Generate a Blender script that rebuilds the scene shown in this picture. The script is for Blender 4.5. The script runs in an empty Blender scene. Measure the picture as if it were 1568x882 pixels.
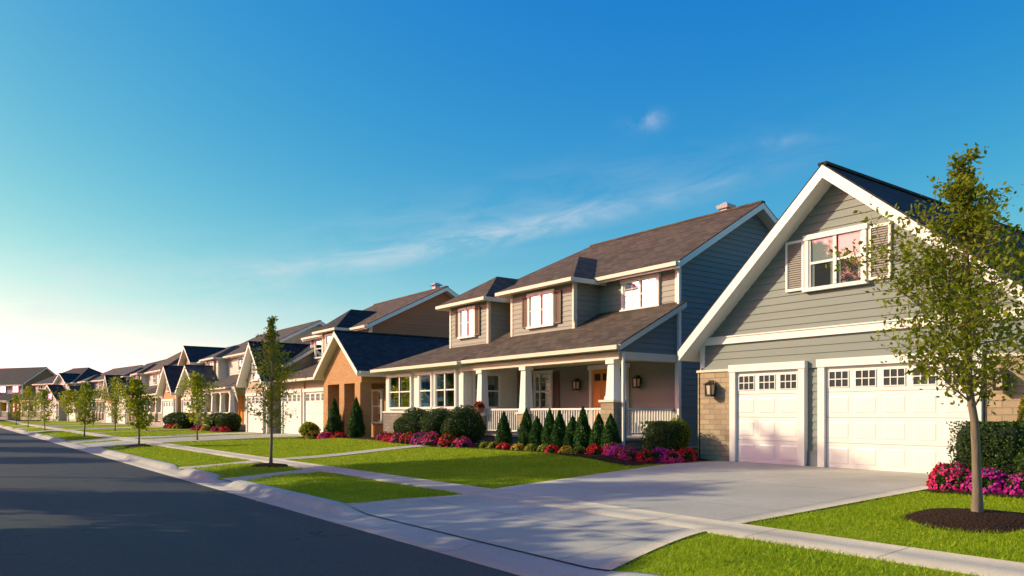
import bpy, math, random
import numpy as np
from mathutils import Vector
random.seed(7); rng=np.random.default_rng(7)
scene=bpy.context.scene
SUN_EL=24.0; SUN_AZ=-50.0   # azimuth clockwise from +Y

# ------------------------------------------------------------------ materials
MATS={}
def newmat(name):
    m=bpy.data.materials.new(name); m.use_nodes=True
    nt=m.node_tree; nt.nodes.clear()
    o=nt.nodes.new('ShaderNodeOutputMaterial'); MATS[name]=m
    return m,nt,o
def N(nt,t,ins=None,**kw):
    n=nt.nodes.new(t)
    for k,v in kw.items(): setattr(n,k,v)
    if ins:
        for k,v in ins.items():
            s=n.inputs[k]
            if hasattr(v,'links') or isinstance(v,bpy.types.NodeSocket): nt.links.new(v,s)
            else: s.default_value=v
    return n
def M(nt,op,a,b=0.0,c=None,clamp=False):
    n=nt.nodes.new('ShaderNodeMath'); n.operation=op; n.use_clamp=clamp
    for i,v in enumerate((a,b) if c is None else (a,b,c)):
        if isinstance(v,bpy.types.NodeSocket): nt.links.new(v,n.inputs[i])
        else: n.inputs[i].default_value=v
    return n.outputs[0]
def mixc(nt,f,a,b,bt='MIX'):
    n=nt.nodes.new('ShaderNodeMix'); n.data_type='RGBA'; n.blend_type=bt
    for i,v in ((0,f),(6,a),(7,b)):
        if isinstance(v,bpy.types.NodeSocket): nt.links.new(v,n.inputs[i])
        else:
            n.inputs[i].default_value=v if i==0 else (*v,1) if len(v)==3 else v
    return n.outputs[2]
def ramp(nt,f,stops):
    n=nt.nodes.new('ShaderNodeValToRGB'); nt.links.new(f,n.inputs[0])
    e=n.color_ramp.elements
    while len(e)<len(stops): e.new(.5)
    for i,(p,c) in enumerate(stops):
        e[i].position=p; e[i].color=(*c,1) if len(c)==3 else c
    return n.outputs[0]
def noise(nt,vec,scale,detail=4,rough=.55):
    n=N(nt,'ShaderNodeTexNoise',{'Scale':scale,'Detail':detail,'Roughness':rough})
    if vec is not None: nt.links.new(vec,n.inputs['Vector'])
    return n.outputs['Fac']
def princ(nt,o,color,rough=.6,bump=None,bs=.3,bd=.02,spec=.4,metal=0):
    p=nt.nodes.new('ShaderNodeBsdfPrincipled')
    if isinstance(color,bpy.types.NodeSocket): nt.links.new(color,p.inputs['Base Color'])
    else: p.inputs['Base Color'].default_value=(*color,1)
    if isinstance(rough,bpy.types.NodeSocket): nt.links.new(rough,p.inputs['Roughness'])
    else: p.inputs['Roughness'].default_value=rough
    p.inputs['Specular IOR Level'].default_value=spec; p.inputs['Metallic'].default_value=metal
    if bump is not None:
        b=N(nt,'ShaderNodeBump',{'Strength':bs,'Distance':bd,'Height':bump}); nt.links.new(b.outputs[0],p.inputs['Normal'])
    nt.links.new(p.outputs[0],o.inputs[0]); return p
def geo(nt): return nt.nodes.new('ShaderNodeNewGeometry')
def mul(c,f): return tuple(min(1,x*f) for x in c)

def paint(name,c,rough=.55,var=.12,scale=1.5,bs=.1):
    m,nt,o=newmat(name); g=geo(nt); pos=g.outputs['Position']
    f=noise(nt,pos,scale,5); col=mixc(nt,f,mul(c,1-var),mul(c,1+var))
    f2=noise(nt,pos,60,3); princ(nt,o,col,rough,f2,bs,.004)
def siding(name,c):
    m,nt,o=newmat(name); uv=nt.nodes.new('ShaderNodeUVMap').outputs[0]; g=geo(nt)
    s=N(nt,'ShaderNodeSeparateXYZ',{0:uv}); 
    k=M(nt,'FLOOR',M(nt,'DIVIDE',s.outputs[1],.17))
    w=N(nt,'ShaderNodeTexWhiteNoise',noise_dimensions='1D'); nt.links.new(k,w.inputs['W'])
    mp=N(nt,'ShaderNodeMapping',{0:uv}); mp.inputs['Scale'].default_value=(3,40,1)
    f=noise(nt,mp.outputs[0],1,4); f2=noise(nt,g.outputs['Position'],.6,4)
    col=mixc(nt,w.outputs[0],mul(c,.91),mul(c,1.07)); col=mixc(nt,f2,mul(c,.84),col); 
    princ(nt,o,col,.6,f,.25,.004)
def brick(name,cols,mortar,bw=.22,rh=.075,ms=.008,bs=.6,rough=.8,nscale=2.):
    m,nt,o=newmat(name); uv=nt.nodes.new('ShaderNodeUVMap').outputs[0]
    b=N(nt,'ShaderNodeTexBrick',{'Vector':uv,'Scale':1.,'Brick Width':bw,'Row Height':rh,'Mortar Size':ms,'Bias':0.,'Mortar Smooth':.2,
        'Color1':(*cols[0],1),'Color2':(*cols[1],1),'Mortar':(*mortar,1)})
    f=noise(nt,uv,nscale,5); f2=noise(nt,uv,40,3)
    col=mixc(nt,M(nt,'MULTIPLY',f,.6),b.outputs[0],cols[2]) ; col=mixc(nt,.35,col,mixc(nt,f2,(0.0,0,0),(1,1,1)),'SOFT_LIGHT')
    h=M(nt,'ADD',M(nt,'SUBTRACT',1.,b.outputs['Fac']),M(nt,'MULTIPLY',f2,.4))
    princ(nt,o,col,rough,h,bs,.012)
def shingle(name,c1,c2):
    m,nt,o=newmat(name); uv=nt.nodes.new('ShaderNodeUVMap').outputs[0]
    b=N(nt,'ShaderNodeTexBrick',{'Vector':uv,'Scale':1.,'Brick Width':.34,'Row Height':.18,'Mortar Size':.014,'Bias':-.05,'Mortar Smooth':.3,
        'Color1':(*mul(c1,1.35),1),'Color2':(*mul(c2,.85),1),'Mortar':(*mul(c1,.35),1)})
    b.offset=.37
    f=noise(nt,uv,.8,6); g=noise(nt,uv,90,2)
    col=mixc(nt,M(nt,'ADD',.35,M(nt,'MULTIPLY',f,.65)),mul(c1,.8),b.outputs[0]); col=mixc(nt,.5,col,mixc(nt,g,(0,0,0),(1,1,1)),'SOFT_LIGHT')
    s=N(nt,'ShaderNodeSeparateXYZ',{0:uv}); saw=M(nt,'SUBTRACT',1.,M(nt,'FRACT',M(nt,'DIVIDE',s.outputs[1],.18)))
    h=M(nt,'ADD',M(nt,'MULTIPLY',saw,.8),M(nt,'MULTIPLY',g,.5))
    princ(nt,o,col,.85,h,.8,.025,.25)
def leafmat(name,c1,c2,c3=None,trans=.35,rough=.5,tc=(.4,.42,.02)):
    m,nt,o=newmat(name); g=geo(nt); r=g.outputs['Random Per Island']
    n=noise(nt,g.outputs['Position'],1.7,3)
    f=M(nt,'ADD',M(nt,'MULTIPLY',r,.65),M(nt,'MULTIPLY',M(nt,'SUBTRACT',n,.5),1.3),clamp=True)
    st=[(0.,c1),(.75,c2)]+([(1.,c3)] if c3 else [])
    col=ramp(nt,f,st)
    p=nt.nodes.new('ShaderNodeBsdfPrincipled'); nt.links.new(col,p.inputs['Base Color']); p.inputs['Roughness'].default_value=rough; p.inputs['Specular IOR Level'].default_value=.2
    t=nt.nodes.new('ShaderNodeBsdfTranslucent'); nt.links.new(mixc(nt,.5,col,tc,'MIX'),t.inputs[0]) if trans>.27 else nt.links.new(col,t.inputs[0])
    mx=nt.nodes.new('ShaderNodeMixShader'); mx.inputs[0].default_value=trans
    nt.links.new(p.outputs[0],mx.inputs[1]); nt.links.new(t.outputs[0],mx.inputs[2]); nt.links.new(mx.outputs[0],o.inputs[0])

siding('siding_sage',(.195,.235,.215)); siding('siding_taupe',(.275,.285,.25)); siding('siding_shade_blue',(.16,.20,.22))  # last one: blue-gray colour holds the shade of the two-story side wall
siding('siding_cream',(.55,.49,.39)); siding('siding_white',(.66,.63,.57)); siding('siding_tan',(.42,.33,.23)); siding('siding_pink',(.50,.38,.27))
siding('siding_rust',(.42,.15,.07)); siding('siding_slate',(.15,.19,.22)); siding('siding_brown',(.26,.15,.08))
paint('trim_white',(.76,.76,.71),.45,.05); paint('trim_cream',(.66,.61,.49),.5,.06); paint('door_white',(.79,.79,.74),.4,.03)
paint('shutter_brown',(.13,.085,.055),.5); paint('shutter_gray',(.24,.235,.21),.5); paint('dark',(.02,.022,.025),.5); paint('black_metal',(.015,.015,.016),.35)
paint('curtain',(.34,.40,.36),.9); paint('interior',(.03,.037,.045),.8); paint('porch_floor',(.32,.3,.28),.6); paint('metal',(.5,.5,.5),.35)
paint('lamp_glass',(.6,.5,.35),.3); paint('terracotta',(.3,.12,.06),.8)
brick('brick_orange',((.50,.25,.09),(.35,.155,.06),(.56,.31,.12)),(.40,.32,.22))
brick('stone_tan',((.42,.32,.19),(.26,.2,.14),(.48,.38,.24)),(.2,.17,.14),.34,.13,.012,.9)
brick('stone_gray',((.24,.21,.18),(.14,.12,.11),(.3,.26,.21)),(.12,.11,.1),.34,.13,.012,.9)
shingle('roof_brown',(.100,.078,.058),(.052,.042,.034)); shingle('roof_dark',(.034,.040,.044),(.020,.023,.026)); shingle('roof_gray',(.085,.078,.07),(.05,.047,.045))
m,nt,o=newmat('wood_door'); g=geo(nt); mp=N(nt,'ShaderNodeMapping',{0:g.outputs['Position']}); mp.inputs['Scale'].default_value=(12,12,1.2)
f=noise(nt,mp.outputs[0],3,6); princ(nt,o,mixc(nt,f,(.75,.22,.02),(.95,.40,.06)),.4,f,.1,.003)
m,nt,o=newmat('glass'); tr=N(nt,'ShaderNodeBsdfTransparent',{0:(.75,.8,.82,1)}); gl=N(nt,'ShaderNodeBsdfGlossy',{0:(1,1,1,1),'Roughness':.03})
fr=N(nt,'ShaderNodeFresnel',{0:1.55}); g=geo(nt); bb=N(nt,'ShaderNodeBump',{'Strength':.05,'Distance':.02,'Height':noise(nt,g.outputs['Position'],1.5,1)}); nt.links.new(bb.outputs[0],gl.inputs['Normal'])
mx=N(nt,'ShaderNodeMixShader',{0:M(nt,'ADD',M(nt,'MULTIPLY',fr.outputs[0],1.0),.08,clamp=True),1:tr.outputs[0],2:gl.outputs[0]}); nt.links.new(mx.outputs[0],o.inputs[0])
# asphalt
m,nt,o=newmat('asphalt'); g=geo(nt); pos=g.outputs['Position']
f=noise(nt,pos,.35,6); f2=noise(nt,pos,55,4,.75); fm=noise(nt,pos,4.,6,.7)
mp=N(nt,'ShaderNodeMapping',{0:pos}); mp.inputs['Scale'].default_value=(1.4,.05,1)
f3=noise(nt,mp.outputs[0],1.,3)
col=mixc(nt,ramp(nt,f,[(.3,(0,0,0)),(.7,(1,1,1))]),(.026,.029,.032),(.060,.062,.063)); col=mixc(nt,M(nt,'MULTIPLY',f3,.6),col,(.085,.083,.08)); col=mixc(nt,.6,col,ramp(nt,f2,[(.35,(0,0,0)),(.7,(1,1,1))]),'SOFT_LIGHT')
col=mixc(nt,M(nt,'MULTIPLY',ramp(nt,fm,[(.55,(0,0,0)),(.72,(1,1,1))]),.35),col,(.022,.023,.025))
dv=N(nt,'ShaderNodeVectorMath',{0:pos,1:N(nt,'ShaderNodeTexNoise',{'Vector':pos,'Scale':1.2,'Detail':5.}).outputs['Color']},operation='ADD')
vo=N(nt,'ShaderNodeTexVoronoi',{'Vector':dv.outputs[0],'Scale':.28},feature='DISTANCE_TO_EDGE')
ck=M(nt,'MULTIPLY',M(nt,'LESS_THAN',vo.outputs['Distance'],.0045),M(nt,'GREATER_THAN',noise(nt,pos,.25,2),.5))
col=mixc(nt,M(nt,'MULTIPLY',ck,.75),col,(.010,.010,.011))
princ(nt,o,col,M(nt,'ADD',.62,M(nt,'MULTIPLY',f,.25)),f2,.7,.012,.3)
def concrete(name,c,jx,jy,ox=0,oy=0):
    m,nt,o=newmat(name); g=geo(nt); pos=g.outputs['Position']; s=N(nt,'ShaderNodeSeparateXYZ',{0:pos})
    f=noise(nt,pos,.5,6); f2=noise(nt,pos,70,4,.7); f4=noise(nt,pos,3.,6,.65)
    col=mixc(nt,ramp(nt,f,[(.3,(0,0,0)),(.7,(1,1,1))]),mul(c,.8),mul(c,1.08)); col=mixc(nt,M(nt,'MULTIPLY',ramp(nt,f4,[(.4,(0,0,0)),(.7,(1,1,1))]),.4),col,mul(c,.72)); col=mixc(nt,.45,col,ramp(nt,f2,[(.3,(0,0,0)),(.75,(1,1,1))]),'SOFT_LIGHT')
    h=M(nt,'MULTIPLY',f2,.4); j=None
    for ax,st,of in ((0,jx,ox),(1,jy,oy)):
        if st:
            d=M(nt,'ABSOLUTE',M(nt,'SUBTRACT',M(nt,'FRACT',M(nt,'DIVIDE',M(nt,'ADD',s.outputs[ax],of),st)),.5)); l=M(nt,'LESS_THAN',d,.010/st)
            j=l if j is None else M(nt,'MAXIMUM',j,l)
    if j is not None:
        col=mixc(nt,M(nt,'MULTIPLY',j,.65),col,mul(c,.3)); h=M(nt,'SUBTRACT',h,M(nt,'MULTIPLY',j,2.))
    princ(nt,o,col,.85,h,.4,.007,.25)
concrete('concrete_drive',(.50,.475,.395),2.6,2.6,.1,.4); concrete('concrete_walk',(.50,.475,.395),0,1.5); concrete('concrete_kerb',(.48,.46,.40),0,3.)
m,nt,o=newmat('lawn_base'); g=geo(nt); pos=g.outputs['Position']; f=noise(nt,pos,.45,5); f2=noise(nt,pos,25,5,.7)
col=mixc(nt,f,(.24,.34,.012),(.40,.48,.016)); col=mixc(nt,f2,mixc(nt,.5,col,(.08,.12,.008)),col); princ(nt,o,col,.9,f2,.8,.04,.05)
m,nt,o=newmat('mulch'); g=geo(nt); pos=g.outputs['Position']; f2=noise(nt,pos,30,5,.75); vv=N(nt,'ShaderNodeTexVoronoi',{'Vector':pos,'Scale':28.})
princ(nt,o,mixc(nt,f2,(.018,.01,.006),(.085,.045,.026)),.95,M(nt,'ADD',f2,vv.outputs['Distance']),1.,.04,.1)
m,nt,o=newmat('bark'); g=geo(nt); pos=g.outputs['Position']; mp=N(nt,'ShaderNodeMapping',{0:pos}); mp.inputs['Scale'].default_value=(30,30,6)
f=noise(nt,mp.outputs[0],1,5); princ(nt,o,mixc(nt,f,(.10,.075,.05),(.30,.23,.17)),.9,f,.8,.01)
leafmat('grass_blade',(.22,.35,.010),(.42,.54,.014),(.58,.56,.03),.42)
leafmat('leaf_tree',(.10,.15,.006),(.28,.30,.010),(.55,.36,.015),.5)
leafmat('leaf_street',(.03,.06,.008),(.08,.11,.012),(.12,.14,.015),.3)
leafmat('leaf_light',(.15,.21,.008),(.33,.38,.014),(.46,.42,.02),.5)
leafmat('leaf_box',(.022,.055,.007),(.070,.13,.010),(.14,.21,.015),.18)
leafmat('leaf_con',(.020,.08,.010),(.06,.17,.012),(.12,.25,.015),.18)
leafmat('leaf_yellow',(.16,.19,.01),(.36,.34,.02),(.5,.42,.03),.25)
leafmat('petal_pink',(.55,.015,.14),(.8,.05,.24),(.85,.3,.42),.25); leafmat('petal_red',(.55,.012,.02),(.75,.03,.04),(.8,.2,.08),.25)
leafmat('petal_magenta',(.45,.01,.26),(.7,.04,.42),(.75,.25,.55),.25); leafmat('petal_yellow',(.5,.3,.02),(.7,.45,.03),(.8,.6,.1),.25); leafmat('petal_violet',(.25,.15,.3),(.4,.3,.45),(.5,.4,.5),.25)
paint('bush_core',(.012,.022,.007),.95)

# ------------------------------------------------------------------ builder
def link(o): scene.collection.objects.link(o); return o
def fastmesh(name,V,F,mats,midx=None,smooth=False):
    V=np.asarray(V,dtype=np.float32); F=np.asarray(F,dtype=np.int32); k=F.shape[1]
    me=bpy.data.meshes.new(name); me.vertices.add(len(V)); me.vertices.foreach_set('co',V.ravel())
    me.loops.add(F.size); me.loops.foreach_set('vertex_index',F.ravel())
    me.polygons.add(len(F)); me.polygons.foreach_set('loop_start',np.arange(0,F.size,k,dtype=np.int32)); me.polygons.foreach_set('loop_total',np.full(len(F),k,dtype=np.int32))
    for m_ in mats: me.materials.append(MATS[m_])
    if midx is not None: me.polygons.foreach_set('material_index',np.asarray(midx,dtype=np.int32))
    if smooth: me.polygons.foreach_set('use_smooth',np.ones(len(F),dtype=bool))
    me.update(calc_edges=True); return link(bpy.data.objects.new(name,me))
def empty(name,loc=(0,0,0)):
    e=bpy.data.objects.new(name,None); e.empty_display_size=.3; e.location=loc; return link(e)
def adopt(e,kids):
    for k in kids:
        k.parent=e; k.matrix_parent_inverse.identity()
        k.data.transform(__import__('mathutils').Matrix.Translation(-Vector(e.location)))

class B:
    def __init__(s,name,T=None): s.name=name; s.parts={}; s.T=T or (lambda p:p)
    def f(s,part,pts,mat): s.parts.setdefault(part,[]).append(([s.T(p) for p in pts],mat))
    def box(s,part,x0,x1,y0,y1,z0,z1,mat):
        if x0>x1:x0,x1=x1,x0
        if y0>y1:y0,y1=y1,y0
        a=[(x0,y0,z0),(x1,y0,z0),(x1,y1,z0),(x0,y1,z0),(x0,y0,z1),(x1,y0,z1),(x1,y1,z1),(x0,y1,z1)]
        for q in ((3,2,1,0),(4,5,6,7),(0,1,5,4),(1,2,6,5),(2,3,7,6),(3,0,4,7)): s.f(part,[a[i] for i in q],mat)
    def taper(s,part,cx,cy,w0,w1,z0,z1,mat):
        a=[(cx+sx*w,cy+sy*w,z) for w,z in ((w0/2,z0),(w1/2,z1)) for sx,sy in ((-1,-1),(1,-1),(1,1),(-1,1))]
        for q in ((3,2,1,0),(4,5,6,7),(0,1,5,4),(1,2,6,5),(2,3,7,6),(3,0,4,7)): s.f(part,[a[i] for i in q],mat)
    def prism(s,part,A,Bp,mat):
        s.f(part,A,mat); s.f(part,list(reversed(Bp)),mat); n=len(A)
        for i in range(n): j=(i+1)%n; s.f(part,[A[j],A[i],Bp[i],Bp[j]],mat)
    def roof(s,pts,rm,tm='trim_white',t=.2,part='roof'):
        up=[(x,y,z+.04) for x,y,z in pts]; mid=[(x,y,z) for x,y,z in pts]; lo=[(x,y,z-t) for x,y,z in pts]; n=len(pts)
        s.f(part,up,rm); 
        for i in range(n):
            j=(i+1)%n; s.f(part,[mid[i],mid[j],up[j],up[i]],rm); s.f('fascia',[lo[i],lo[j],mid[j],mid[i]],tm)
        s.f('fascia',list(reversed(lo)),tm)
    def P(s,fc,c,u,d,z): return (c-d,u,z) if fc=='x' else (u,c-d,z) if fc=='y' else (u,c+d,z)
    def wb(s,part,fc,c,u0,u1,d0,d1,z0,z1,mat):
        p=s.P(fc,c,u0,d0,z0); q=s.P(fc,c,u1,d1,z1); s.box(part,p[0],q[0],p[1],q[1],z0,z1,mat)
    def lap(s,fc,c,poly,mat,h=.17,part='siding'):
        zs=[p[1] for p in poly]; z=min(zs); top=max(zs)
        def iv(zz):
            r=[]; n=len(poly)
            for i in range(n):
                (a,za),(b,zb)=poly[i],poly[(i+1)%n]
                if min(za,zb)-1e-6<=zz<=max(za,zb)+1e-6:
                    if abs(zb-za)<1e-6: r+= [a,b]
                    else: r.append(a+(b-a)*(zz-za)/(zb-za))
            return (min(r),max(r)) if r else None
        while z<top-.01:
            z2=min(z+h,top); a=iv(z+1e-4); b=iv(z2-1e-4)
            if a and b:
                P=lambda u,d,zz:s.P(fc,c,u,d,zz)
                s.f(part,[P(a[0],.026,z),P(a[1],.026,z),P(b[1],.006,z2),P(b[0],.006,z2)],mat)
                s.f(part,[P(a[0],.0,z),P(a[1],.0,z),P(a[1],.026,z),P(a[0],.026,z)],mat)
            z=z2
    def window(s,fc,c,u0,u1,z0,z1,n=2,tm='trim_white',sh=None,lites=0,curt=.5):
        w=.09
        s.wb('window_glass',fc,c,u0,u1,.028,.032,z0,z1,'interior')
        H=z1-z0; L=u1-u0
        for k in range(n):
            a=u0+L*k/n; b=u0+L*(k+1)/n
            if curt>0:
                s.wb('curtain',fc,c,a+.02,b-.02,.034,.038,z1-H*curt,z1,'curtain')
                s.wb('curtain',fc,c,a+.02,a+.02+(b-a)*.16,.034,.040,z0,z1-H*curt,'curtain')
                s.wb('curtain',fc,c,b-.02-(b-a)*.16,b-.02,.034,.040,z0,z1-H*curt,'curtain')
            if k: s.wb('window_frame',fc,c,a-.04,a+.04,.03,.085,z0,z1,tm)
            s.wb('window_frame',fc,c,a+.04,b-.04,.046,.072,(z0+z1)/2-.025,(z0+z1)/2+.025,tm)
            for sd,e in ((a,.04),(b-.04,.04)): s.wb('window_frame',fc,c,sd,sd+e,.045,.075,z0,z1,tm)
            for q in range(1,lites+1):
                uu=a+(b-a)*q/(lites+1); s.wb('window_frame',fc,c,uu-.009,uu+.009,.047,.062,z0,z1,tm)
            if lites:
                for q in (.25,.75): s.wb('window_frame',fc,c,a+.04,b-.04,.048,.061,z0+H*q-.009,z0+H*q+.009,tm)
        s.f('window_glass',[s.P(fc,c,u0,.044,z0),s.P(fc,c,u1,.044,z0),s.P(fc,c,u1,.044,z1),s.P(fc,c,u0,.044,z1)],'glass')
        s.wb('window_frame',fc,c,u0-w,u0,.0,.1,z0-.02,z1,tm); s.wb('window_frame',fc,c,u1,u1+w,.0,.1,z0-.02,z1,tm)
        s.wb('window_frame',fc,c,u0-w-.03,u1+w+.03,.0,.12,z1,z1+.11,tm); s.wb('window_frame',fc,c,u0-w-.04,u1+w+.04,.0,.14,z0-.1,z0-.02,tm)
        if sh:
            sw=sh[1] if isinstance(sh,tuple) else .32; smt=sh[0] if isinstance(sh,tuple) else sh
            fr=tm if isinstance(sh,tuple) and len(sh)>2 else smt
            for a in (u0-w-.04-sw,u1+w+.04):
                s.wb('shutters',fc,c,a,a+.05,.0,.075,z0-.04,z1+.05,fr); s.wb('shutters',fc,c,a+sw-.05,a+sw,.0,.075,z0-.04,z1+.05,fr)
                for zz in (z0-.04,z1-.01): s.wb('shutters',fc,c,a+.05,a+sw-.05,.0,.074,zz,zz+.06,fr)
                s.wb('shutters',fc,c,a+.05,a+sw-.05,.0,.04,z0+.02,z1-.01,smt)
                zz=z0+.04
                while zz<z1-.04:
                    s.wb('shutters',fc,c,a+.05,a+sw-.05,.04,.062,zz,zz+.022,smt); zz+=.05
    def gdoor(s,c,u0,u1,z0,z1,npan=3,tm='trim_white',wins=True):
        fc='x'; w=.16
        s.wb('garage_trim',fc,c,u0-w,u0,.0,.14,z0,z1,tm); s.wb('garage_trim',fc,c,u1,u1+w,.0,.14,z0,z1,tm); s.wb('garage_trim',fc,c,u0-w-.02,u1+w+.02,.0,.16,z1,z1+.17,tm)
        s.wb('garage_door',fc,c,u0,u1,.028,.034,z0,z1,'shutter_gray'); h=(z1-z0)/4; L=u1-u0
        for r in range(4):
            za=z0+r*h+.004; zb=z0+(r+1)*h-.004; s.wb('garage_door',fc,c,u0+.012,u1-.012,.034,.06,za,zb,'door_white')
            for k in range(npan):
                a=u0+L*(k+.5)/npan; pw=L/npan*.38
                if r==3 and wins:
                    ww=min(pw,.22)
                    s.wb('garage_door',fc,c,a-ww,a+ww,.06,.064,za+.1,zb-.1,'interior')
                    for uu in (a-ww,a-ww/3,a+ww/3,a+ww): s.wb('garage_door',fc,c,uu-.010,uu+.010,.064,.078,za+.1,zb-.1,'door_white')
                    for zz in (za+.09,(za+zb)/2-.01,zb-.11): s.wb('garage_door',fc,c,a-ww-.014,a+ww+.014,.0642,.0785,zz,zz+.02,'door_white')
                else:
                    o_=[(a-pw,za+.09),(a+pw,za+.09),(a+pw,zb-.09),(a-pw,zb-.09)]; i_=[(a-pw+.03,za+.12),(a+pw-.03,za+.12),(a+pw-.03,zb-.12),(a-pw+.03,zb-.12)]
                    O=[s.P(fc,c,u,.0605,z) for u,z in o_]; I=[s.P(fc,c,u,.070,z) for u,z in i_]
                    s.f('garage_door',I,'door_white')
                    for i in range(4): j=(i+1)%4; s.f('garage_door',[O[i],O[j],I[j],I[i]],'door_white')
        s.wb('garage_door',fc,c,u0,u1,.034,.07,z0,z0+.0039,'black_metal')
    def sconce(s,fc,c,u,z):
        s.wb('wall_lantern',fc,c,u-.05,u+.05,.0,.06,z-.1,z+.12,'black_metal'); s.wb('wall_lantern',fc,c,u-.015,u+.015,.06,.2,z+.17,z+.19,'black_metal'); s.wb('wall_lantern',fc,c,u-.015,u+.015,.03,.058,z+.12,z+.19,'black_metal')
        p=s.P(fc,c,u,.17,0); s.taper('wall_lantern',p[0],p[1],.13,.17,z-.16,z+.08,'lamp_glass')
        for sx in(-1,1):
            for sy in(-1,1):
                s.box('wall_lantern',p[0]+sx*.08-.016,p[0]+sx*.08+.016,p[1]+sy*.08-.016,p[1]+sy*.08+.016,z-.17,z+.081,'black_metal')
        s.taper('wall_lantern',p[0],p[1],.26,.05,z+.082,z+.165,'black_metal'); s.box('wall_lantern',p[0]-.09,p[0]+.09,p[1]-.09,p[1]+.09,z-.22,z-.165,'black_metal')
    def column(s,x,y,z0,zp,z1,stone='stone_tan',w=.5):
        if zp>z0: s.box('column',x-w/2,x+w/2,y-w/2,y+w/2,z0,zp,stone); s.box('column',x-w/2-.05,x+w/2+.05,y-w/2-.05,y+w/2+.05,zp,zp+.07,'trim_cream')
        s.taper('column',x,y,.34,.24,zp+.07,z1-.12,'trim_white'); s.box('column',x-.19,x+.19,y-.19,y+.19,zp+.07,zp+.17,'trim_white'); s.box('column',x-.17,x+.17,y-.17,y+.17,z1-.12,z1,'trim_white')
    def rail(s,ax,c,u0,u1,z0):
        def bb(a,b,w,z,zz):
            if ax=='y': s.box('railing',c-w,c+w,a,b,z,zz,'trim_white')
            else: s.box('railing',a,b,c-w,c+w,z,zz,'trim_white')
        bb(u0,u1,.035,z0+.82,z0+.88); bb(u0,u1,.025,z0+.1,z0+.15)
        u=u0+.06
        while u<u1-.03: bb(u-.016,u+.016,.016,z0+.15,z0+.82); u+=.115
    def gutter_y(s,x,y0,y1,z,mat='trim_cream'): s.box('gutter',x-.12,x-.002,y0,y1,z-.13,z-.01,mat)
    def main(s,y0,y1,xf,xb,z0,ze,xr,zr,wall,side,rm,hip0=False,hip1=False,o=.4,t=.2,tm='trim_white'):
        xe=xf-o; xk=xb+o; sf=(zr-ze)/(xr-xe); sb=(zr-ze)/(xk-xr)
        ya=y0-o; yb=y1+o; ra=ya+(xr-xe)*.95 if hip0 else ya; rb=yb-(xr-xe)*.95 if hip1 else yb
        s.roof([(xe,ya,ze),(xe,yb,ze),(xr,rb,zr),(xr,ra,zr)],rm,tm,t); s.roof([(xk,yb,ze),(xk,ya,ze),(xr,ra,zr),(xr,rb,zr)],rm,tm,t)
        if hip0: s.roof([(xk,ya,ze),(xe,ya,ze),(xr,ra,zr)],rm,tm,t)
        if hip1: s.roof([(xe,yb,ze),(xk,yb,ze),(xr,rb,zr)],rm,tm,t)
        s.box('ridge_cap',xr-.1,xr+.1,ra,rb,zr+.0,zr+.06,rm)
        zf=ze+sf*o-t*.5; zb=ze+sb*o-t*.5; pk=zr-t*.5
        s.box('walls',xf,xb,y0,y1,z0,min(zf,zb)-.12,wall)
        for yy,hp,fc in ((y0,hip0,'y'),(y1,hip1,'Y')):
            if hp: pl=[(xf,z0),(xb,z0),(xb,ze),(xf,ze)]
            else:
                pl=[(xf,z0),(xb,z0),(xb,zb),(xr,pk),(xf,zf)]
                d=.1 if yy==y0 else -.1
                s.prism('walls',[(a,yy+d*.05,b) for a,b in pl],[(a,yy+d,b) for a,b in pl],side)
            s.lap(fc,yy,pl,side)
        s.lap('x',xf,[(y0,z0),(y1,z0),(y1,zf),(y0,zf)],wall)
        for yy in (y0,y1):
            k=-1 if yy==y0 else 1
            s.box('corner_board',xf-.04,xf+.09,min(yy-k*.1,yy+k*.04),max(yy-k*.1,yy+k*.04),z0,zf-.05,tm)
        s.gutter_y(xe,ya+.05,yb-.05,ze)
        s.box('foundation',xf-.05,xb+.05,y0-.05,y1+.05,z0-.5,z0+.15,'concrete_kerb')
    def gwing(s,y0,y1,x0,x1,z0,ze,zr,yr,wall,rm,o=.45,t=.24,tm='trim_white',lapm=True,of=.5,trimz=None):
        ya=y0-o; yb=y1+o; xa=x0-of
        s.roof([(xa,ya,ze),(xa,yr,zr),(x1,yr,zr),(x1,ya,ze)][::-1],rm,tm,t); s.roof([(xa,yb,ze),(xa,yr,zr),(x1,yr,zr),(x1,yb,ze)],rm,tm,t)
        s.box('ridge_cap',xa,x1,yr-.1,yr+.1,zr,zr+.06,rm)
        sa=(zr-ze)/(yr-ya); sb=(zr-ze)/(yb-yr); za=ze+sa*o-t*.5; zb=ze+sb*o-t*.5; pk=zr-t*.5
        pl=[(y0,z0),(y1,z0),(y1,zb),(yr,pk),(y0,za)]
        s.prism('walls',[(x0+.005,a,b) for a,b in pl],[(x1,a,b) for a,b in pl],wall)
        if lapm:
            s.lap('x',x0,pl,wall); s.lap('y',y0,[(x0,z0),(x1,z0),(x1,za),(x0,za)],wall); s.lap('Y',y1,[(x0,z0),(x1,z0),(x1,zb),(x0,zb)],wall)
        for yy,zz in ((y0,za),(y1,zb)):
            k=-1 if yy==y0 else 1
            s.box('corner_board',x0-.04,x0+.09,min(yy-k*.1,yy+k*.04),max(yy-k*.1,yy+k*.04),z0,zz-.05,tm)
        for yy,k in ((ya,-1),(yb,1)): s.box('gutter',xa+.1,x1,yy,yy+k*.12,ze-.13,ze-.01,'trim_cream')
        s.box('foundation',x0-.05,x1,y0-.05,y1+.05,z0-.5,z0+.04,'concrete_kerb')
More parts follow.
